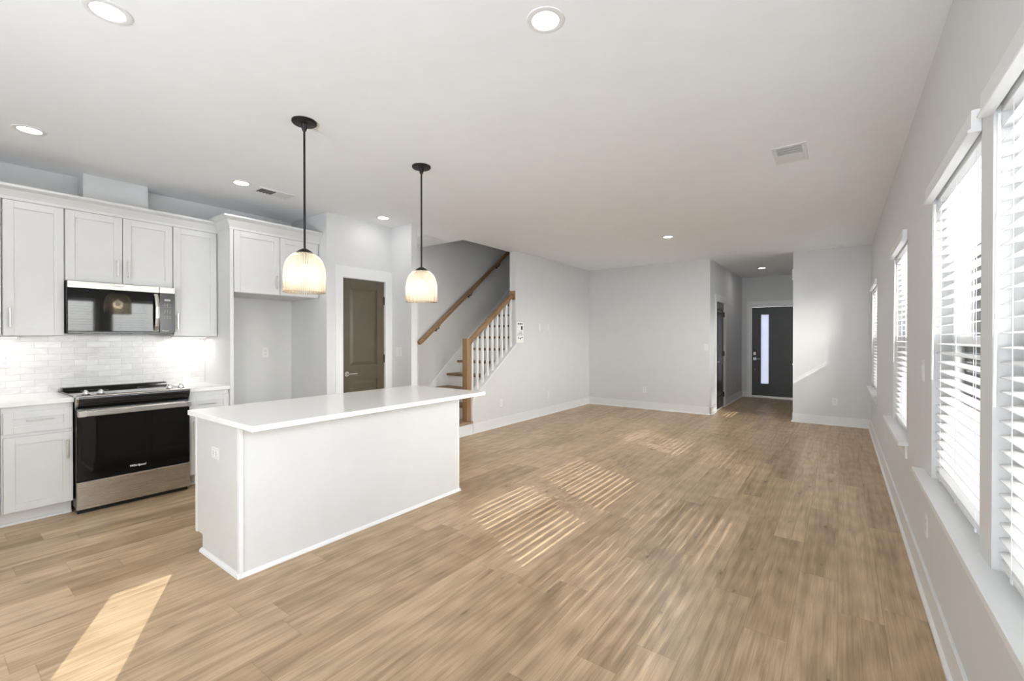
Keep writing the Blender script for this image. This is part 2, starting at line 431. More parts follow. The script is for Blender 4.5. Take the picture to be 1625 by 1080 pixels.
struct('wall_pantry', mb, 'wall')
struct('wall_stub', MB().box(XSL, -4.281, YD, YD + .095, 0, HC), 'wall')
struct('wall_stairwell', MB().box(XSL - .1, XSL, YD + .095, OY1 + .1, 0, 5.4), 'wall')
mb = MB().prism([(4.83, 0), (YF, 0), (YF, HC), (5.886, HC), (5.886, 1.265), (4.83, .487)], 0, -4.39, XS)
struct('wall_stair', mb, 'wall')
mb = MB().box(-4.40, -4.28, OY0 - .1, OY1 + .1, HC + .28, 5.4).box(XSL, -4.40, OY1, OY1 + .1, 0, 5.4).box(XSL, -4.40, OY0 - .1, OY0, HC + .28, 5.4)
mb.box(XSL - .1, -4.28, OY0 - .1, OY1 + .1, 5.4, 5.5)
struct('wall_upstairs', mb, 'wall')
struct('wall_far', MB().box(-4.39, XE, YF, YF + .12, 0, HC), 'wall')
CD = (9.00, 9.76, 2.075)                  # closet door opening in the foyer's left wall
mb = MB().box(XE - .12, XE, YF + .12, CD[0], 0, HC).box(XE - .12, XE, CD[1], YFD, 0, HC).box(XE - .12, XE, CD[0], CD[1], CD[2], HC)
struct('wall_foyer_left', mb, 'wall')
FD = (-1.668, -.752, 2.10)                # front door opening
mb = MB().box(XE - .12, FD[0], YFD, YFD + .14, 0, HC).box(FD[1], XR, YFD, YFD + .14, 0, HC).box(FD[0], FD[1], YFD, YFD + .14, FD[2], HC)
struct('wall_front', mb, 'wall')
struct('wall_partition', MB().box(XP, XR, YP, YP + .12, 0, HC), 'wall')
RD = (9.10, 9.86, 2.075)
mb = MB().box(XP, XP + .12, YP + .12, RD[0], 0, HC).box(XP, XP + .12, RD[1], YFD, 0, HC).box(XP, XP + .12, RD[0], RD[1], RD[2], HC)
struct('wall_foyer_right', mb, 'wall')
# rear wall; its unseen glazed opening is added and sized for the light
GX = (-1.1, -.3)
mb = MB().box(XK, GX[0], YB - .14, YB, 0, HC).box(GX[1], XR, YB - .14, YB, 0, HC).box(GX[0], GX[1], YB - .14, YB, 2.4, HC)
struct('wall_rear', mb, 'wall')
# boxed duct above the cabinets
struct('trim_1', MB().box(XK, -5.262, .897, 1.345, 2.50, HC), 'wall')

# ---- baseboards
def base_x(x, s, y0, y1):   # board on a wall whose face is at x, room on the s side
    return MB().box(x, x + s * .014, y0, y1, 0, .138).prism([(x + s * .014, 0), (x + s * .030, 0), (x + s * .027, .012), (x + s * .014, .020)], 1, y0, y1)
def base_y(y, s, x0, x1):
    mb = MB().box(x0, x1, y, y + s * .014, 0, .138)
    return mb.prism([(y + s * .014, 0), (y + s * .030, 0), (y + s * .027, .012), (y + s * .014, .020)], 0, x0, x1)
struct('baseboard_right', base_x(XR, -1, SIDE[1], YP), 'trim', bevel=.002)
struct('baseboard_stair', base_x(XS, 1, 4.83, YF), 'trim', bevel=.002)
struct('baseboard_far', base_y(YF, -1, XS + .02, XE + .014), 'trim', bevel=.002)
struct('baseboard_foyer_corner', base_x(XE, 1, YF - .014, CD[0] - .09), 'trim', bevel=.002)
struct('baseboard_foyer_left', base_x(XE, 1, CD[1] + .09, YFD), 'trim', bevel=.002)
struct('baseboard_foyer_front', base_y(YFD, -1, XE + .014, FD[0] - .09), 'trim', bevel=.002)
struct('baseboard_partition', base_y(YP, -1, XP - .014, XR - .014), 'trim', bevel=.002)
struct('baseboard_foyer_right', base_x(XP, -1, YP - .014, RD[0] - .09), 'trim', bevel=.002)
struct('baseboard_nook', base_y(YN, -1, XK, XN), 'trim', bevel=.002)
struct('baseboard_stub', base_y(YD, -1, XN + .02, -4.281), 'trim', bevel=.002)

# ---- doors of the room
def lever(parent, x, y, z, s, sy, mat='chrome'):
    """round rose and lever on a face at x, pointing s along x, lever runs sy along y"""
    mb = MB().cyl((x, y, z), (x + s * .012, y, z), .031, n=28).cyl((x + s * .012, y, z), (x + s * .045, y, z), .011, n=16)
    mb.cyl((x + s * .045, y - sy * .012, z), (x + s * .045, y + sy * .115, z), .0095, .0075, n=14)
    return mb.build('door_handle', mat, parent, smooth=True)
def panel_door_x(mb, x, s, y0, y1, z0, z1, panels):
    """door leaf whose visible face is at x (facing s); raised panels in a sunk moulded field"""
    th = .035
    st = .010
    ys = [y0] + sorted({p[0] for p in panels} | {p[1] for p in panels}) + [y1]
    mb.box(x - s * th, x - s * st, y0, y1, z0, z1)
    py0, py1 = panels[0][0], panels[0][1]
    mb.box(x - s * st, x, y0, py0, z0, z1); mb.box(x - s * st, x, py1, y1, z0, z1)
    zs = sorted(panels, key=lambda p: p[2]); cur = z0
    for p in zs:
        mb.box(x - s * st, x, py0, py1, cur, p[2]); cur = p[3]
    mb.box(x - s * st, x, py0, py1, cur, z1)
    for (a, b, c0, c1) in panels:            # sloping raised field
        o1, o2 = .022, .045
        r0 = [(x - s * st, a + o1 * .4, c0 + o1 * .4), (x - s * st, b - o1 * .4, c0 + o1 * .4), (x - s * st, b - o1 * .4, c1 - o1 * .4), (x - s * st, a + o1 * .4, c1 - o1 * .4)]
        r1 = [(x - s * .002, a + o2, c0 + o2), (x - s * .002, b - o2, c0 + o2), (x - s * .002, b - o2, c1 - o2), (x - s * .002, a + o2, c1 - o2)]
        A = [mb.bm.verts.new(v) for v in r0]; B = [mb.bm.verts.new(v) for v in r1]
        mb.bm.faces.new(B)
        for i in range(4): mb.bm.faces.new([A[i], A[(i + 1) % 4], B[(i + 1) % 4], B[i]])
    return mb
def casing_x(x, s, y0, y1, z1, w=.092, hw=.135, t=.018, ycut=None):
    a1 = y1 + w if ycut is None else ycut
    return MB().box(x, x + s * t, y0 - w, y0, 0, z1).box(x, x + s * t, y1, a1, 0, z1).box(x, x + s * t, y0 - w, a1, z1, z1 + hw)
d = sroot('door_1', (XN, (PD[0] + PD[1]) / 2, 0))
struct('door_leaf', panel_door_x(MB(), XN - .012, 1, PD[0] + .003, PD[1] - .003, .012, PD[2] - .004, [(PD[0] + .105, PD[1] - .105, 1.05, 1.975), (PD[0] + .105, PD[1] - .105, .19, .875)]), 'pantry', d, bevel=.0015)
struct('door_casing', casing_x(XN, 1, PD[0], PD[1], PD[2], ycut=YD), 'trim', d, bevel=.002)
lever(d, XN - .012, PD[0] + .058, .955, 1, 1)
for z in (.28, 1.12, 1.85): MB().box(XN - .013, XN + .002, PD[1] - .006, PD[1] + .004, z - .05, z + .05).build('hinge', 'blackmetal', d, bevel=.001)

d = sroot('door_2', (XE, (CD[0] + CD[1]) / 2, 0))
struct('door_leaf', panel_door_x(MB(), XE - .014, 1, CD[0] + .003, CD[1] - .003, .012, CD[2] - .004, [(CD[0] + .11, CD[1] - .11, 1.02, 1.93), (CD[0] + .11, CD[1] - .11, .24, .85)]), 'cdoor', d, bevel=.0015)
struct('door_casing', casing_x(XE, 1, CD[0], CD[1], CD[2]), 'trim', d, bevel=.002)
lever(d, XE - .014, CD[0] + .06, .93, 1, 1)
for z in (.25, 1.07, 1.85): MB().box(XE - .014, XE + .003, CD[1] - .006, CD[1] + .004, z - .05, z + .05).build('hinge', 'blackmetal', d, bevel=.001)

d = sroot('door_3', ((FD[0] + FD[1]) / 2, YFD, 0))
GL = (-1.484, -1.322, .325, 1.925)       # tall narrow light in the door leaf
y0, y1 = YFD + .025, YFD + .07
mb = MB().box(FD[0] + .004, GL[0], y0, y1, .046, FD[2] - .004).box(GL[1], FD[1] - .004, y0, y1, .046, FD[2] - .004)
mb.box(GL[0], GL[1], y0, y1, .046, GL[2]).box(GL[0], GL[1], y0, y1, GL[3], FD[2] - .004)
struct('door_leaf', mb, 'fdoor', d, bevel=.0015)
mb = MB()
for a in ((GL[0] - .012, GL[0], GL[2] - .012, GL[3] + .012), (GL[1], GL[1] + .012, GL[2] - .012, GL[3] + .012), (GL[0], GL[1], GL[2] - .012, GL[2]), (GL[0], GL[1], GL[3], GL[3] + .012)):
    mb.box(a[0], a[1], y0 - .008, y0, a[2], a[3])
struct('glazing_bead', mb, 'fdoor', d, bevel=.001)
struct('glass_pane', MB().box(GL[0], GL[1], y0 + .016, y0 + .024, GL[2], GL[3]), 'frost', d)
mb = MB().box(FD[0] - .092, FD[0], YFD - .018, YFD, 0, FD[2]).box(FD[1], FD[1] + .092, YFD - .018, YFD, 0, FD[2]).box(FD[0] - .092, FD[1] + .092, YFD - .018, YFD, FD[2], FD[2] + .135)
struct('door_casing', mb, 'trim', d, bevel=.002)
struct('threshold', MB().box(FD[0], FD[1], YFD - .02, YFD + .12, 0, .045), 'threshold', d, bevel=.004)
MB().box(-1.637, -1.573, y0 - .022, y0, 1.035, 1.125).build('lock_keypad', 'black', d, bevel=.004)
MB().box(-1.634, -1.576, y0 - .030, y0, .985, 1.060).build('deadbolt', 'chrome', d, bevel=.005)
mb = MB().box(-1.637, -1.573, y0 - .014, y0, .865, .930).cyl((-1.605, y0 - .014, .897), (-1.605, y0 - .05, .897), .010).cyl((-1.617, y0 - .05, .897), (-1.495, y0 - .05, .897), .009, n=14)
mb.build('door_handle', 'chrome', d, smooth=True)
MB().cyl((-1.605, y0, .652), (-1.605, y0 - .006, .652), .013, n=20).build('lock_cover', 'chrome', d, smooth=True)

d = sroot('door_4', (XP, (RD[0] + RD[1]) / 2, 0))
struct('door_leaf', panel_door_x(MB(), XP + .014, -1, RD[0] + .003, RD[1] - .003, .012, RD[2] - .004, [(RD[0] + .11, RD[1] - .11, 1.02, 1.93), (RD[0] + .11, RD[1] - .11, .24, .85)]), 'cdoor', d, bevel=.0015)
struct('door_casing', casing_x(XP, -1, RD[0], RD[1], RD[2]), 'trim', d, bevel=.002)
lever(d, XP + .014, RD[0] + .065, .925, -1, 1)

d = sroot('added_rear_door', (sum(GX) / 2, YB, 0))  # unseen glazed door, added to let light in behind the camera
mb = MB()
for i in range(3):
    xx = GX[0] + (GX[1] - GX[0]) * i / 2; mb.box(max(GX[0], xx - .05), min(GX[1], xx + .05), YB - .10, YB - .04, 0, 2.4)
mb.box(GX[0], GX[1], YB - .10, YB - .04, 0, .08).box(GX[0], GX[1], YB - .10, YB - .04, 2.32, 2.4)
struct('door_frame', mb, 'vinyl', d, bevel=.003)
struct('glass_pane', MB().box(GX[0], GX[1], YB - .073, YB - .067, .08, 2.32), 'glass', d)

# ---- windows
XG = XR + .105
def window(n, y0, y1, z0, z1, sill=True, horn=.10, double=None, sh=True):
    r = sroot('window_%d' % n, (XR + .07, (y0 + y1) / 2, z0))
    f = .032
    xa, xb = XR + .075, XR + WT
    mb = MB().box(xa, xb, y0, y0 + f, z0, z1).box(xa, xb, y1 - f, y1, z0, z1).box(xa, xb, y0 + f, y1 - f, z0, z0 + f).box(xa, xb, y0 + f, y1 - f, z1 - f, z1)
    struct('window_frame', mb, 'vinyl', r, bevel=.002)
    if sh:
        zm = 1.365; g = .028
        for (a, b, x0, x1) in ((z0 + f, zm + .022, xa + .004, xa + .030), (zm - .022, z1 - f, xa + .034, xa + .060)):
            mb = MB().box(x0, x1, y0 + f, y0 + f + g, a, b).box(x0, x1, y1 - f - g, y1 - f, a, b).box(x0, x1, y0 + f + g, y1 - f - g, a, a + .040).box(x0, x1, y0 + f + g, y1 - f - g, b - .040, b)
            sa = struct('window_sash', mb, 'vinyl', r, bevel=.002)
            struct('window_pane', MB().box((x0 + x1) / 2 - .002, (x0 + x1) / 2 + .002, y0 + f + g, y1 - f - g, a + .04, b - .04), 'glass', sa)
        struct('insect_screen', MB().box(xa + .066, xa + .067, y0 + f, y1 - f, z0 + f, zm), 'screen', r)
    else:
        struct('window_pane', MB().box(xa + .03, xa + .036, y0 + f, y1 - f, z0 + f, z1 - f), 'glass', r)
    return r
for i, w in enumerate(WINS): window(i + 1, *w)
window(5, *SIDE, sh=False)
# stools (inside sills) and aprons
def stool(n, y0, y1, ya, yb):
    z = ZS
    pts = [(XR + .075, y0), (XR, y0), (XR, ya), (XR - .056, ya), (XR - .056, yb), (XR, yb), (XR, y1), (XR + .075, y1)]
    mb = MB().prism(pts, 2, z - .026, z)
    o = struct('trim_%d' % n, mb, 'trim', bevel=.003)
    struct('window_apron', MB().box(XR - .016, XR, ya + .035, yb - .035, z - .118, z - .026), 'trim', o, bevel=.002)
    return o
stool(2, WINS[0][0], WINS[1][1], WINS[0][0] - .14, 3.325)
stool(3, WINS[2][0], WINS[2][1], 4.05, 5.37)
stool(4, WINS[3][0], WINS[3][1], 7.19, 8.58)

# ------------------------------------------------------------------ blinds
BL = 'white slatted blinds along the window wall'
def blind(y0, y1, label, seed, wand_end, jit=.03):
    rnd = random.Random(seed)
    a, b = y0 + .006, y1 - .006; xc = XR + .040
    r = thing('window_blind', label, 'window blind', (xc, (y0 + y1) / 2, ZS), BL)
    # valance: a moulded board over the head, a little wider than the opening
    zt, zb = ZH + .042, ZH - .034
    pr = [(XR - .001, zb), (XR - .034, zb), (XR - .036, zb + .004), (XR - .034, zb + .011), (XR - .027, zb + .015), (XR - .027, zt - .003), (XR - .024, zt), (XR - .001, zt)]
    MB().prism(pr, 1, y0 - .012, y1 + .012).build('valance', 'trim', r, bevel=.0015)
    MB().box(xc - .025, xc + .025, a, b, ZH - .034, ZH - .004).build('headrail', 'vinyl', r, bevel=.002)
    zlo = ZS + .028; n = int((ZH - .036 - zlo - .02) / .0446); mb = MB()
    for i in range(n):
        z = zlo + .034 + i * .0446; t = rnd.gauss(0.12, jit); dz = math.sin(t) * .0255; dx = math.cos(t) * .0255
        cr = .0022
        # gently crowned thin slat
        pts = [(xc - dx, z - dz), (xc, z + cr), (xc + dx, z + dz), (xc + dx, z + dz + .0028), (xc, z + cr + .0028), (xc - dx, z - dz + .0028)]
        mb.prism(pts, 1, a, b)
    mb.build('slats', 'slat', r)
    MB().box(xc - .024, xc + .024, a, b, ZS + .022, ZS + .040).build('bottom_rail', 'plastic', r, bevel=.003)
    for f in (.14, .5, .86):
        yy = a + (b - a) * f
        mb = MB().cyl((xc - .0265, yy, ZS + .03), (xc - .0265, yy, ZH - .05), .0011, n=6).cyl((xc + .0265, yy, ZS + .03), (xc + .0265, yy, ZH - .05), .0011, n=6)
        mb.box(xc - .0275, xc - .024, yy - .009, yy + .009, ZS + .020, ZS + .034)
        mb.build('ladder_cord', 'plastic', r)
    yw = b - .035 if wand_end > 0 else a + .035
    MB().cyl((XR - .004, yw, 1.17), (XR + .004, yw, ZH - .05), .0045, n=8).build('tilt_wand', 'plastic', r, smooth=True)
    return r
blind(WINS[0][0], WINS[0][1], 'white slatted blind nearest the camera, cut off by the frame edge', 1, 1)
blind(WINS[1][0], WINS[1][1], 'white slatted blind above the wall switch, second from the camera', 2, 1)
blind(WINS[2][0], WINS[2][1], 'white slatted blind on the narrow window in mid wall, third from the camera', 3, 1)
blind(WINS[3][0], WINS[3][1], 'white slatted blind in the far corner beside the partition wall', 4, 1, jit=.09)

# ------------------------------------------------------------------ kitchen cabinets
def shaker(mb, x, y0, y1, z0, z1, fr=.057, s=1):
    """frame-and-panel front standing from x outwards in direction s"""
    mb.box(x, x + s * .011, y0 + fr - .004, y1 - fr + .004, z0 + fr - .004, z1 - fr + .004)
    mb.box(x, x + s * .02, y0, y0 + fr, z0, z1).box(x, x + s * .02, y1 - fr, y1, z0, z1)
    mb.box(x, x + s * .02, y0 + fr, y1 - fr, z0, z0 + fr).box(x, x + s * .02, y0 + fr, y1 - fr, z1 - fr, z1)
    return mb
def pull(parent, x, y, z, L, vertical, s=1):
    mb = MB(); h = L / 2; k = h - .012
    if vertical:
        mb.box(x + s * .024, x + s * .034, y - .005, y + .005, z - h, z + h)
        for q in (-k, k): mb.box(x, x + s * .026, y - .004, y + .004, z + q - .004, z + q + .004)
    else:
        mb.box(x + s * .024, x + s * .034, y - h, y + h, z - .005, z + .005)
        for q in (-k, k): mb.box(x, x + s * .026, y + q - .004, y + q + .004, z - .004, z + .004)
    return mb.build('handle', 'nickel', parent, bevel=.0025)
UB, UT = 1.397, 2.440
XU = XK + .33
def upper(label, y0, y1, z0, z1, doors, xf=XU, x0=XK + .002, group=None, pl=.15):
    r = thing('wall_cabinet', label, 'kitchen cabinet', (x0, (y0 + y1) / 2, z0), group)
    MB().box(x0, xf, y0, y1, z0, z1).build('body', 'cab', r, bevel=.001)
    for (a, b, hy) in doors:
        dd = shaker(MB(), xf, a, b, z0 + .002, z1 - .004).build('door', 'cab', r, bevel=.0012)
        if hy is not None: pull(dd, xf + .02, hy, z0 + (.14 if z1 - z0 > .8 else .135), pl, True)
    return r
upper('white wall cabinet cut off at the left edge of the frame', -.30, .417, UB, UT, [(-.297, .058, None), (.062, .414, None)])
upper('single-door white wall cabinet left of the microwave', .420, .757, UB, UT, [(.424, .754, .456)])
upper('short two-door white wall cabinet above the microwave', .759, 1.491, 1.853, UT, [(.762, 1.122, 1.087), (1.127, 1.488, 1.160)])
upper('single-door white wall cabinet right of the microwave', 1.493, 1.863, UB, UT, [(1.497, 1.860, 1.525)])
FX = XK + .645
upper('deep two-door white cabinet over the empty fridge space', 1.903, 2.800, 1.835, UT + .012, [(1.906, 2.349, 2.318), (2.354, 2.780, 2.385)], xf=FX - .02, pl=.14)
tag(MB().box(XK + .002, FX, 1.868, 1.901, 0, UT + .012).build('side_panel', 'cab', bevel=.0015), 'tall white panel between the counter run and the fridge space', 'cabinet panel')
# crown mouldings
def crown_prof(x, z0, z1, p):
    return [(x - .02, z0), (x + .004, z0), (x + .006, z0 + .022), (x + .016, z0 + .040), (x + p * .55, z0 + (z1 - z0) * .66), (x + p * .92, z1 - .022), (x + p, z1 - .018), (x + p, z1), (x - .02, z1)]
mb = MB().prism(crown_prof(XU + .02, UT - .002, 2.545, .065), 1, -.30, 1.868)
tag(mb.build('crown_molding', 'cab', bevel=.001), 'white crown moulding along the lower cabinets over the range', 'moulding')
mb = MB(); z0, z1, p = UT + .010, 2.575, .075
prof = [(-.02, z0), (.004, z0), (.006, z0 + .022), (.016, z0 + .040), (p * .55, z0 + (z1 - z0) * .66), (p * .92, z1 - .022), (p, z1 - .018), (p, z1), (-.02, z1)]
rg = [[mb.bm.verts.new(v) for v in ((XK + .36, 1.868 - o, z), (FX + o, 1.868 - o, z), (FX + o, YN - .002, z))] for o, z in prof]
for i in range(len(rg)):
    j = (i + 1) % len(rg)
    for k in range(2): mb.bm.faces.new([rg[i][k], rg[i][k + 1], rg[j][k + 1], rg[j][k]])
mb.bm.faces.new([q[0] for q in rg]); mb.bm.faces.new([q[2] for q in rg][::-1])
tag(mb.build('crown_molding', 'cab', bevel=.001), 'taller white crown moulding above the fridge space cabinet', 'moulding')

# base cabinets
BX = XK + .610
ZC = .879
def base_cab(label, y0, y1, fronts, group=None):
    r = thing('base_cabinet', label, 'kitchen cabinet', (XK, (y0 + y1) / 2, 0), group)
    MB().box(XK + .002, BX, y0, y1, .105, ZC).build('body', 'cab', r, bevel=.001)
    mb = MB().box(XK + .002, BX - .075, y0, y1, 0, .105).prism([(BX - .075, 0), (BX - .060, 0), (BX - .063, .014), (BX - .075, .020)], 1, y0, y1)
    mb.build('toe_kick', 'cab', r)
    for kind, a, b, za, zb, hy, hz in fronts:
        o = shaker(MB(), BX, a, b, za, zb, fr=.050 if kind == 'drawer' else .057).build(kind, 'cab', r, bevel=.0012)
        if hy is not None: pull(o, BX + .02, hy, hz, .145, kind == 'door')
    return r
base_cab('white base cabinet cut off at the left edge of the frame', -.30, .386, [('drawer', -.297, .382, .680, .838, .04, .77), ('door', -.297, .382, .112, .655, .35, .53)])
base_cab('white base cabinet with one drawer over one door left of the range', .388, .762, [('drawer', .398, .757, .680, .838, .582, .772), ('door', .398, .757, .112, .655, .727, .525)])
base_cab('narrow white base cabinet between the range and the tall panel', 1.520, 1.866, [('drawer', 1.532, 1.862, .680, .838, 1.67, .760), ('door', 1.532, 1.862, .112, .655, 1.565, .54)])
tag(MB().box(XK + .002, XK + .645, -.31, .764, ZC, .914).build('countertop', 'quartz', bevel=.003), 'white counter slab to the left of the range', 'countertop')
tag(MB().box(XK + .002, XK + .645, 1.518, 1.866, ZC, .914).build('countertop', 'quartz', bevel=.003), 'short white counter slab to the right of the range', 'countertop')
bs = MB().box(XK, XK + .010, -.31, 1.868, .914, UB + .02)
bs.build('backsplash', 'tile', kind='structure')
# under-cabinet strips
for i, (a, b, lb) in enumerate(((.10, .52, 'lit white light strip under the wall cabinet at the left frame edge'), (1.54, 1.83, 'lit white light strip under the wall cabinet right of the microwave'))):
    r = thing('light_strip', lb, 'under-cabinet light', (XK + .14, (a + b) / 2, UB - .018), 'strips under the wall cabinets')
    MB().box(XK + .11, XK + .17, a, b, UB - .014, UB).build('housing', 'plastic', r, bevel=.002)
    MB().box(XK + .12, XK + .16, a + .01, b - .01, UB - .018, UB - .014).build('diffuser', 'ucl', r)
    l = light('strip_glow', 'AREA', (0, 0, -.004), .55, (1, .95, .88), r, shape='RECTANGLE', size=.04, size_y=b - a - .03)

# ------------------------------------------------------------------ microwave
MX = -5.046
r = thing('microwave', 'black and stainless microwave mounted over the range', 'microwave', (XK, 1.117, 1.418))
MB().box(XK + .002, MX - .022, .762, 1.489, 1.430, 1.850).build('body', 'black', r, bevel=.003)
MB().box(XK + .05, MX - .004, .765, 1.486, 1.416, 1.434).build('vent_bottom', 'black', r, bevel=.003)
do = MB().box(MX - .022, MX, .764, 1.369, 1.436, 1.792).build('door', 'blackglass', r, bevel=.003)
MB().box(MX - .022, MX + .002, .764, 1.369, 1.793, 1.848).build('door_trim', 'steel', do, bevel=.002)
MB().box(MX - .022, MX + .001, .7585, .7635, 1.430, 1.848).build('side_trim', 'blackmetal', r, bevel=.001)
text('logo', 'Whirlpool', .019, 'logodark', do, (MX + .0026, 1.075, 1.826), FACE_PX, sx=1.0)
path = [(MX + .004, 1.343, 1.782), (MX + .026, 1.346, 1.74), (MX + .040, 1.348, 1.66), (MX + .040, 1.348, 1.56), (MX + .026, 1.346, 1.485), (MX + .004, 1.343, 1.446)]
mb = MB()
rings = []
for q in path: rings.append([mb.bm.verts.new((q[0] + dx, q[1] + dy, q[2])) for dx, dy in ((-.006, -.017), (.004, -.015), (.008, 0), (.004, .015), (-.006, .017))])
mb.bm.faces.new(rings[0]); mb.bm.faces.new(rings[-1][::-1])
for A, B in zip(rings, rings[1:]):
    for i in range(5): mb.bm.faces.new([A[i], A[(i + 1) % 5], B[(i + 1) % 5], B[i]])
mb.build('handle', 'steel', do, bevel=.0015)
cp_ = MB().box(MX - .022, MX, 1.373, 1.490, 1.432, 1.792).build('control_panel', 'black', r, bevel=.002)
MB().box(MX - .022, MX + .002, 1.373, 1.490, 1.793, 1.848).build('panel_trim', 'steel', cp_, bevel=.002)
MB().box(MX, MX + .001, 1.408, 1.455, 1.722, 1.740).build('display', 'display', cp_)
for i, z in enumerate((1.695, 1.680, 1.667, 1.638, 1.625, 1.612, 1.580, 1.562)):
    for k in range(3):
        y = 1.411 + k * .0205; w = (.005 if i not in (6,) else .007)
        if i in (7,) and k == 1: w = .007
        MB().box(MX, MX + .0006, y - w, y + w, z - .0016, z + .0016).build('key', 'keys', cp_)
text('logo', 'Whirlpool', .013, 'logo', cp_, (MX + .0008, 1.415, 1.446), FACE_PX)
for y in (.90, 1.30): MB().box(XK + .12, XK + .20, y - .05, y + .05, 1.4135, 1.4165).build('cooktop_lamp', 'plastic', r)

# ------------------------------------------------------------------ range
RX = -4.758
RY0, RY1 = .7655, 1.5165
r = thing('range', 'stainless and black slide-in electric range with four knobs', 'stove', (XK, (RY0 + RY1) / 2, 0))
MB().box(XK + .03, RX - .035, RY0 + .003, RY1 - .003, .045, .905).build('body', 'black', r, bevel=.002)
MB().box(XK + .022, -4.86, RY0, RY1, .905, .924).build('cooktop', 'blackglass', r, bevel=.003)
MB().prism([(XK + .03, .924), (XK + .13, .924), (XK + .115, .938), (XK + .10, .950), (XK + .03, .950)], 1, RY0 + .01, RY1 - .01).build('rear_vent', 'black', r, bevel=.004)
for (x, y, rad) in ((-5.20, .955, .085), (-5.20, 1.335, .085), (-4.98, .955, .10), (-4.98, 1.335, .10)):
    MB().lathe([(rad, .9242), (rad, .9245), (rad + .002, .9245), (rad + .002, .9242)], (x, y, 0), n=48, closed=True).build('burner_ring', 'greyink', r)
# steel control deck, gently sloped to the front
deck = MB().prism([(-4.862, .905), (-4.862, .9275), (-4.752, .930), (-4.738, .926), (-4.736, .918), (-4.76, .905)], 1, RY0, RY1).build('control_deck', 'steel', r, bevel=.002)
MB().box(-4.838, -4.768, 1.00, 1.335, .9286, .9302).build('touch_panel', 'blackglass', deck)
for y in (.828, .918, 1.375, 1.460):
    kb = MB().cyl((-4.80, y, .928), (-4.80, y, .934), .026, n=28).build('knob', 'black', deck, smooth=True)
    MB().cyl((-4.80, y, .934), (-4.80, y, .957), .0185, .0165, n=24).box(-4.822, -4.778, y - .0048, y + .0048, .950, .966).build('knob_grip', 'chrome', kb, bevel=.0015)
# black apron that rolls under the deck
MB().prism([(-4.80, .905), (-4.742, .918), (-4.738, .905), (-4.745, .880), (-4.760, .850), (-4.785, .826), (-4.80, .822)], 1, RY0 + .012, RY1 - .006).build('apron', 'black', r, smooth=True)
MB().prism([(-4.80, .822), (-4.80, .905), (-4.742, .920), (-4.736, .905), (-4.745, .878), (-4.762, .846), (-4.785, .822)], 1, RY0, RY0 + .012).build('apron_end', 'steel', r)
do = MB().box(RX - .035, RX, RY0 + .004, RY1 - .004, .258, .812).build('oven_door', 'blackglass', r, bevel=.004)
MB().box(RX - .002, RX + .004, RY0 + .006, RY1 - .006, .768, .815).build('door_trim', 'steel', do, bevel=.002)
hb = MB().box(RX + .030, RX + .050, RY0 + .045, RY1 - .030, .765, .812)
hb.build('handle', 'steel', do, bevel=.006, seg=3)
for a, b in ((RY0 + .006, RY0 + .050), (RY1 - .050, RY1 - .006)):
    MB().box(RX, RX + .046, a, b, .764, .813).build('handle_bracket', 'chrome', do, bevel=.004)
text('logo', 'Whirlpool', .026, 'logo', do, (RX + .0006, 1.141, .312), FACE_PX, shear=.18)
MB().box(RX - .03, RX + .002, RY0 + .004, RY1 - .004, .036, .252).build('drawer', 'steel', r, bevel=.004)
MB().box(RX - .10, RX - .04, RY0 + .01, RY1 - .01, 0, .044).build('kick_plate', 'black', r)

# ------------------------------------------------------------------ island
IX0, IX1, IY0, IY1 = -3.432, -2.776, 1.125, 2.945
r = thing('kitchen_island', 'white panelled kitchen island base in mid floor', 'kitchen island', ((IX0 + IX1) / 2, (IY0 + IY1) / 2, 0))
TK = .108
mb = MB().prism([(IX0 + .02, TK), (IX0 + .02, .882), (IX1 - .004, .882), (IX1 - .004, 0), (IX0 + .11, 0), (IX0 + .11, TK)], 1, IY0 + .004, IY1 - .004)
mb.build('body', 'cab', r)
for y, nm in ((IY0, 'end_panel'), (IY1 - .006, 'end_panel')):
    MB().prism([(IX0 + .012, TK), (IX0 + .012, .882), (IX1, .882), (IX1, 0), (IX0 + .11, 0), (IX0 + .11, TK)], 1, y, y + .006).build(nm, 'cab', r)
MB().box(IX1 - .006, IX1, IY0, IY1, 0, .882).build('back_panel', 'cab', r)
mb = MB().prism([(IX1 - .020, IY0), (IX1 - .020, IY0 - .006), (IX1 + .006, IY0 - .006), (IX1 + .006, IY0 + .018), (IX1, IY0 + .018), (IX1, IY0)], 2, 0, .882)
MB().box(IX1, IX1 + .006, IY1 - .014, IY1 + .006, 0, .882).build('corner_strip', 'trim', r, bevel=.001)
mb.build('corner_strip', 'trim', r, bevel=.001)
MB().box(IX0 + .004, IX0 + .026, IY0 - .005, IY0 + .001, TK - .003, .882).build('edge_strip', 'trim', r, bevel=.001)
mb = MB().prism([(IX1, 0), (IX1 + .018, 0), (IX1 + .016, .010), (IX1 + .006, .020), (IX1, .022)], 1, IY0 - .018, IY1 + .018)
mb.prism([(IY0, 0), (IY0 - .018, 0), (IY0 - .016, .010), (IY0 - .006, .020), (IY0, .022)], 0, IX0 + .10, IX1 + .018)
mb.prism([(IY1, 0), (IY1 + .018, 0), (IY1 + .016, .010), (IY1 + .006, .020), (IY1, .022)], 0, IX0 + .10, IX1 + .018)
mb.build('shoe_molding', 'trim', r)
for k in range(4):
    a = IY0 + .012 + k * .4495
    o = shaker(MB(), IX0 + .02, a, a + .445, TK + .004, .872, s=-1).build('door', 'cab', r, bevel=.0012)
    pull(o, IX0, a + (.41 if k % 2 == 0 else .035), .77, .145, True, s=-1)
tag(MB().box(-3.392, -2.480, 1.066, 2.974, .882, .914).build('countertop', 'quartz', bevel=.004, seg=3), 'long white counter slab lying on the island', 'countertop')

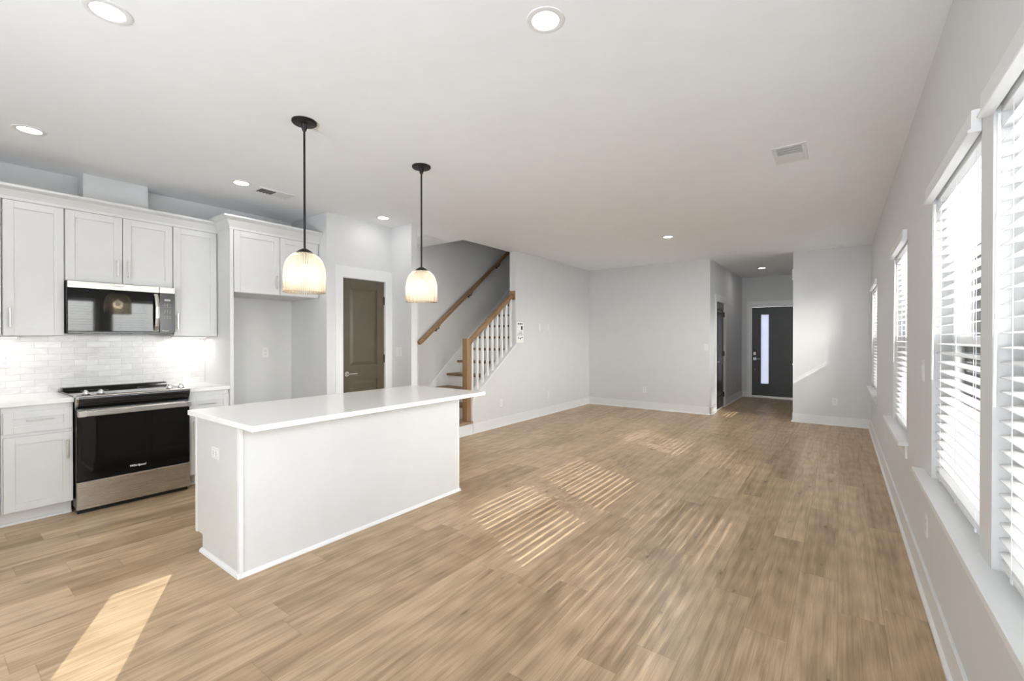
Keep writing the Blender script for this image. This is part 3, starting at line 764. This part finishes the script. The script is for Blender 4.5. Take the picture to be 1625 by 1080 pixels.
# ------------------------------------------------------------------ pendants
def pendant(x, y, label):
    r = thing('pendant_light', label, 'pendant lamp', (x, y, 1.68), 'pendants over the island')
    z = 1.683
    MB().lathe([(0, HC - .0), (.077, HC), (.077, HC - .010), (.071, HC - .016), (.022, HC - .020), (.018, HC - .040), (.012, HC - .062), (0, HC - .062)], (x, y, 0), n=40).build('canopy', 'blackmetal', r, smooth=True)
    MB().cyl((x, y, 1.945), (x, y, HC - .05), .0068, n=14).build('rod', 'blackmetal', r, smooth=True)
    MB().lathe([(0, 1.968), (.010, 1.968), (.022, 1.962), (.040, 1.952), (.053, 1.938), (.050, 1.936), (.02, 1.940), (0, 1.940)], (x, y, 0), n=36).build('cap', 'blackmetal', r, smooth=True)
    MB().cyl((x, y, 1.86), (x, y, 1.940), .017, n=18).build('socket', 'blackmetal', r, smooth=True)
    R = .129
    out = [(.046, 1.938), (.068, 1.930), (.089, 1.914), (.106, 1.893), (.118, 1.866), (.126, 1.834), (R, 1.800), (R, 1.74), (R, z)]
    inn = [(rr - .004, zz - .001) for rr, zz in out[::-1]]
    mb = MB()
    # the shade is moved to its own origin so that the ribs run round its axis
    for rr, zz in (): pass
    mb.lathe(out, (x, y, 0), n=96)
    mb.build('shade', 'shade', r, smooth=True)
    MB().lathe([(R - .003, z), (R - .003, z - .005), (R + .001, z - .005), (R + .001, z)], (x, y, 0), n=96, closed=True).build('shade_rim', 'shade', r, smooth=True)
    prof = [(0, 1.775)] + [(.030 * math.sin(t), 1.805 - .030 * math.cos(t)) for t in (.4, .8, 1.2, 1.6, 2.0, 2.4)] + [(.014, 1.845), (.014, 1.862), (0, 1.862)]
    MB().lathe(prof, (x, y, 0), n=24).build('bulb', 'bulb', r, smooth=True)
    light('bulb_glow', 'POINT', (0, 0, .115), 1.35, (1, .90, .74), r, shadow_soft_size=.05)
    return r
pendant(-2.842, 1.550, 'dome glass pendant on a black rod nearer the range')
pendant(-2.801, 2.530, 'dome glass pendant on a black rod nearer the staircase')

# ------------------------------------------------------------------ recessed lights, vents, detector
def can(x, y, label, power=1.2, rl=.060, col=(1.0, .965, .91)):
    r = thing('recessed_light', label, 'ceiling light', (x, y, HC), 'recessed ceiling lights')
    MB().lathe([(rl, 0), (rl, -.004), (rl + .006, -.006), (rl + .024, -.003), (rl + .026, 0)], (x, y, HC), n=48, closed=True).build('trim_ring', 'plastic', r, smooth=True)
    MB().lathe([(0, -.0035), (rl, -.0035), (rl, -.0015), (0, -.0015)], (x, y, HC), n=48).build('lens', 'lens', r)
    l = light('can_glow', 'AREA', (0, 0, -.008), power, col, r, shape='DISK', size=rl * 1.9)
    return r
can(-2.575, .521, 'lit recessed light near the top left corner of the ceiling')
can(-1.068, 1.700, 'lit recessed light at the top centre of the ceiling')
can(-4.468, .496, 'lit recessed light over the counter left of the range')
can(-4.426, 1.817, 'lit recessed light in front of the fridge cabinet, beside the small vent')
can(-4.36, 3.34, 'lit recessed light in front of the olive pantry door', power=.45)
can(-1.952, 6.337, 'lit recessed light in the middle of the living room ceiling', power=13, col=(.96, .98, 1.0))
can(-4.95, 4.02, 'added unseen recessed light in the hall, brightening the stairwell wall', power=4)  # added lamp, out of view, lifts the stairwell wall
can(-1.284, 10.279, 'lit recessed light inside the dim foyer', power=1.2, col=(1, .98, .95))
def register(name, label, x0, x1, y0, y1, bars, along, inner, two=False, lm='plastic'):
    r = thing(name, label, 'air vent', ((x0 + x1) / 2, (y0 + y1) / 2, HC), None)
    t = .007; m = .028
    mb = MB().box(x0, x0 + m, y0, y1, HC - t, HC).box(x1 - m, x1, y0, y1, HC - t, HC).box(x0 + m, x1 - m, y0, y0 + m, HC - t, HC).box(x0 + m, x1 - m, y1 - m, y1, HC - t, HC)
    mb.build('frame', 'plastic', r, bevel=.002)
    MB().box(x0 + m, x1 - m, y0 + m, y1 - m, HC - .0015, HC - .0005).build('duct', inner, r)
    ym = y0 + (y1 - y0) * (.52 if two else 1.0)
    if two:      # the far bank of louvers is turned shut
        mb = MB(); k = 4; w = (y1 - m - ym) / k
        for i in range(k):
            a = ym + w * i
            mb.prism([(a, HC - .0016), (a, HC - .0045), (a + w, HC - .0070), (a + w, HC - .0016)], 0, x0 + m, x1 - m)
        mb.build('closed_louvers', 'plastic', r)
    mb = MB()
    for i in range(bars):
        if along == 'y':
            w = (x1 - x0 - 2 * m) / bars; a = x0 + m + w * i
            mb.box(a + w * .42, a + w * .58, y0 + m, min(ym, y1 - m), HC - .0062, HC - .0016)
        else:
            w = (min(ym, y1 - m) - y0 - m) / bars; a = y0 + m + w * i
            mb.box(x0 + m, x1 - m, a + w * .40, a + w * .60, HC - .0062, HC - .0016)
    mb.build('louvers', lm, r)
    return r
register('ceiling_vent', 'small white ceiling vent with dark slots near the fridge cabinet', -4.575, -4.385, 1.960, 2.300, 5, 'x', 'ventdark', two=True, lm='ventdark')
register('ceiling_vent', 'small white ceiling vent near the window wall', -.425, -.205, 3.855, 4.235, 4, 'x', 'grille', two=True, lm='grille')
register('ceiling_vent', 'narrow white ceiling vent above the front door in the foyer', -1.37, -1.08, 11.45, 11.60, 6, 'x', 'grille')
register('return_grille', 'large white return air grille on the ceiling by the stairwell', -5.16, -4.625, 4.25, 4.72, 22, 'x', 'grille')
r = thing('smoke_detector', 'round white smoke detector on the ceiling by the partition', 'smoke detector', (-.055, 8.50, HC))
MB().lathe([(0, 0), (.066, 0), (.066, -.012), (.058, -.030), (.040, -.036), (0, -.036)], (-.055, 8.50, HC), n=40).build('housing', 'plastic', r, smooth=True)
MB().lathe([(.045, -.0365), (.045, -.034), (.050, -.033)], (-.055, 8.50, HC), n=40).build('sensor_ring', 'grille', r)
tag(MB().box(XP - .028, XP - .001, 8.83, 8.95, 2.36, 2.54).build('door_chime', 'plastic', bevel=.006), 'small white chime box high on the wall just inside the foyer', 'door chime')

# ------------------------------------------------------------------ plates: switches and outlets
def plate(kind, label, pos, rz, gangs=1, group=None, flat=False):
    """built facing +X at the origin, then turned by rz"""
    nm = {'outlet': 'power_outlet', 'switch': 'light_switch', 'blank': 'wall_plate'}[kind]
    ct = {'outlet': 'outlet', 'switch': 'light switch', 'blank': 'wall plate'}[kind]
    r = thing(nm, label, ct, (0, 0, 0), group)
    w = .072 + .046 * (gangs - 1); h = .117
    MB().box(0, .005, -w / 2, w / 2, -h / 2, h / 2).build('plate', 'plastic', r, bevel=.003)
    for g in range(gangs):
        y = (g - (gangs - 1) / 2) * .046
        k = kind if kind != 'mixed' else ('outlet', 'switch')[g % 2]
        if k == 'outlet':
            for z in (-.020, .020):
                f = MB().box(.005, .0068, y - .017, y + .017, z - .0145, z + .0145).build('receptacle', 'plastic', r, bevel=.004)
                MB().box(.0066, .0070, y - .0085, y - .0060, z - .002, z + .008).box(.0066, .0070, y + .0060, y + .0085, z - .002, z + .008).box(.0066, .0070, y - .002, y + .002, z - .009, z - .005).build('slots', 'slot', f)
        elif k == 'switch':
            f = MB().prism([(.005, -.033), (.0075, -.033), (.0095, .033), (.005, .033)], 1, y - .0165, y + .0165).build('rocker', 'plastic', r, bevel=.001)
        else:
            MB().cyl((.005, y, .0), (.0058, y, .0), .004, n=12).build('screw', 'grille', r)
    r.location = pos; r.rotation_euler = (math.pi / 2 if flat else 0, 0, rz)
    return r
HP = math.pi / 2
plate('outlet', 'white outlet lying sideways in the end panel of the island', (-3.104, IY0 - .0005, .668), -HP, flat=True)
plate('outlet', 'white outlet on the back wall of the fridge space', (XK, 2.494, 1.209), 0)
plate('outlet', 'double white outlet plate on the tiles at the left frame edge', (XK + .010, .432, 1.195), 0, gangs=2)
plate('outlet', 'white double plate on the tiles right of the range', (XK + .010, 1.706, 1.197), 0, gangs=2)
plate('switch', 'white double light switch on the stub wall beside the pantry door', (-4.518, YD, 1.204), -HP, gangs=2)
plate('outlet', 'white outlet low on the far living room wall', (-3.072, YF, .373), -HP)
plate('switch', 'white light switch near the right end of the far wall', (-1.945, YF, 1.213), -HP)
plate('outlet', 'white outlet low on the partition wall near the corner window', (-.064, YP, .376), -HP)
plate('outlet', 'white outlet low on the stair wall, nearer the far corner', (XS, 6.895, .351), 0)
plate('outlet', 'white outlet low on the stair wall, nearer the newel post', (XS, 5.495, .366), 0)
plate('blank', 'blank white wall plate with a dark screw beside the paper notices', (XS, 6.60, 1.575), 0)
plate('blank', 'blank white wall plate further from the paper notices', (XS, 6.885, 1.575), 0)
plate('outlet', 'white outlet low on the foyer wall past the closet door', (XE, 10.94, .357), 0)
plate('switch', 'white light switch on the window wall beside the large blinds', (XR, 3.375, 1.194), math.pi)
plate('outlet', 'white outlet under the sill of the large window', (XR, 3.244, .373), math.pi)
plate('outlet', 'white outlet under the corner window sill', (XR, 7.50, .47), math.pi)

# paper notices by the stair
r = thing('paper_notice', 'upper white paper notice with a dark square on the stair wall', 'notice', (XS, 6.01, 1.45), 'notices on the stair wall')
MB().box(XS, XS + .0015, 5.918, 6.108, 1.435, 1.640).build('sheet', 'paper', r)
mb = MB().box(XS + .0015, XS + .002, 6.035, 6.082, 1.516, 1.580)
for i, (a, b) in enumerate(((5.945, 5.965), (5.972, 5.990), (5.998, 6.014), (6.022, 6.046), (6.054, 6.076))): mb.box(XS + .0015, XS + .002, a, b, 1.603, 1.630)
mb.build('dark_print', 'ink', r)
mb = MB()
for a, b, z in ((6.00, 6.07, 1.482), (5.96, 6.06, 1.462), (5.94, 6.085, 1.446)): mb.box(XS + .0015, XS + .002, a, b, z - .004, z + .004)
mb.build('fine_print', 'greyink', r)
r = thing('paper_notice', 'lower white paper notice with a scribbled mark on the stair wall', 'notice', (XS, 6.01, 1.31), 'notices on the stair wall')
MB().box(XS, XS + .0015, 5.915, 6.112, 1.305, 1.425).build('sheet', 'paper', r)
mb = MB()
for pts in ([(5.955, 1.395), (5.975, 1.400), (5.985, 1.365), (5.972, 1.358)], [(5.990, 1.372), (6.010, 1.388), (6.035, 1.366), (6.02, 1.356)], [(6.03, 1.390), (6.085, 1.398), (6.085, 1.386), (6.035, 1.380)]):
    mb.prism(pts, 0, XS + .0015, XS + .002)
mb.build('dark_print', 'ink', r)

# ------------------------------------------------------------------ staircase
r = thing('staircase', 'enclosed staircase with oak treads and white risers', 'stairs', (-4.8, 4.3, 0))
XT0, XT1 = XSL, -4.390
mb = MB().box(XSL, XS - .012, YD + .095, 4.828, 0, .145); mb.build('landing_base', 'trim', r)
MB().box(XS - .012, XS, YD + .095, 4.828, 0, .150).build('landing_riser', 'trim', r)
MB().prism([(XS, 0), (XS + .030, 0), (XS + .027, .012), (XS, .020)], 1, YD + .10, 4.828).build('shoe_molding', 'trim', r)
MB().box(XSL, XS + .012, YD + .096, 4.829, .146, .180).build('landing_floor', 'oak_landing', r, bevel=.006)
rise, run = .2045, .2517
for n in range(14):
    y = 4.82 + run * n; z = .388 + rise * n
    MB().box(XT0 + .002, XT1 - .001, y, y + run + .03, z - .036, z).build('tread', 'oak_tread', r, bevel=.008)
    MB().box(XT0 + .002, XT1 - .001, y + .026, y + .042, z - rise + .0, z - .036).build('riser', 'trim', r)
k = rise / run
def skl(y, up): return .388 + (y - 4.82) * k + up
mb = MB().prism([(4.64, .18), (4.64, .33), (4.80, skl(4.80, .13)), (8.3, skl(8.3, .13)), (8.3, skl(8.3, -.30)), (4.95, .18)], 0, XSL, XSL + .016)
mb.build('skirt_board', 'trim', r)

# railing on the knee wall
r = thing('stair_railing', 'oak newel and sloped rail with white square balusters on the knee wall', 'railing', (-4.33, 4.80, .18))
s2 = .737
def capz(y): return .497 + (y - 4.83) * s2
MB().prism([(4.815, capz(4.815) - .012), (5.886, capz(5.886) - .012), (5.886, capz(5.886) + .016), (4.815, capz(4.815) + .016)], 0, -4.402, XS + .014).build('sill_cap', 'trim', r, bevel=.002)
NX0, NX1, NY0, NY1 = -4.378, -4.290, 4.730, 4.818
MB().box(NX0, NX1, NY0, NY1, .18, 1.372).build('newel_post', 'oak_post', r, bevel=.004)
def rz(y): return 1.350 + (y - 4.857) * .730       # centre line of the rail
xr_ = -4.325
MB().sweep([(xr_, 4.815, rz(4.815)), (xr_, 5.874, rz(5.874))], .062, .066).build('handrail', 'oak_rail', r, bevel=.012, seg=3)
MB().box(-4.378, -4.270, 5.866, 5.8855, rz(5.874) - .085, rz(5.874) + .060).build('rosette', 'oak_post', r, bevel=.004)
for i in range(9):
    y = 4.874 + .1185 * i
    MB().box(xr_ - .017, xr_ + .017, y - .017, y + .017, capz(y) + .002, rz(y) - .028).build('baluster', 'trim', r, bevel=.002)
MB().box(-4.402, XS + .010, 4.812, 4.829, .18, .475).build('end_trim', 'trim', r, bevel=.002)

# wall handrail
r = thing('wall_handrail', 'oak handrail fixed along the stairwell wall', 'handrail', (-5.225, 5.8, 1.3))
xh = -5.225
def hz(y): return 1.285 + (y - 4.66) * .768
MB().sweep([(xh, 4.662, hz(4.69) - .012), (xh, 4.735, hz(4.735)), (xh, 7.6, hz(7.6))], .052, .062).build('rail', 'oak_rail', r, bevel=.014, seg=3)
for y in (5.09, 5.88, 6.68):
    mb = MB().box(XSL, XSL + .008, y - .022, y + .022, hz(y) - .125, hz(y) - .065).cyl((XSL + .008, y, hz(y) - .095), (xh, y, hz(y) - .082), .0075, n=12).cyl((xh, y, hz(y) - .085), (xh, y, hz(y) - .030), .0075, n=12).box(xh - .014, xh + .014, y - .03, y + .03, hz(y) - .040, hz(y) - .030)
    mb.build('bracket', 'blackmetal', r, smooth=True)

# ------------------------------------------------------------------ outside
MB().box(-40, 60, -40, 120, -.62, -.50).build('ground', 'ground', kind='structure')
HX = 4.2
h = thing('house', 'grey clapboard house seen between the blind slats', 'house', (HX + 4, 45, -.5))
MB().box(HX, HX + 8, 13, 80, -.5, 6.2).build('wall', 'siding', h)
MB().prism([(HX - .5, 6.2), (HX + 4, 8.6), (HX + 8.5, 6.2)], 1, 12.6, 80.4).build('roof', 'roof', h)
for i in range(16):
    y = 15.0 + i * 4.0
    for z in (.7, 3.7):
        f = MB().box(HX - .05, HX + .02, y - .62, y - .50, z - .1, z + 1.7).box(HX - .05, HX + .02, y + .50, y + .62, z - .1, z + 1.7).box(HX - .05, HX + .02, y - .5, y + .5, z - .1, z).box(HX - .05, HX + .02, y - .5, y + .5, z + 1.6, z + 1.7).box(HX - .04, HX + .02, y - .5, y + .5, z + .77, z + .83).build('window', 'vinyl', h)
        MB().box(HX - .02, HX - .005, y - .5, y + .5, z, z + 1.6).build('pane', 'hglass', f)

for i, w in enumerate(WINS + [SIDE]): portal('portal_%d' % i, (XR + WT + .01, (w[0] + w[1]) / 2, (w[2] + w[3]) / 2), w[3] - w[2], w[1] - w[0], (0, math.pi / 2, 0))
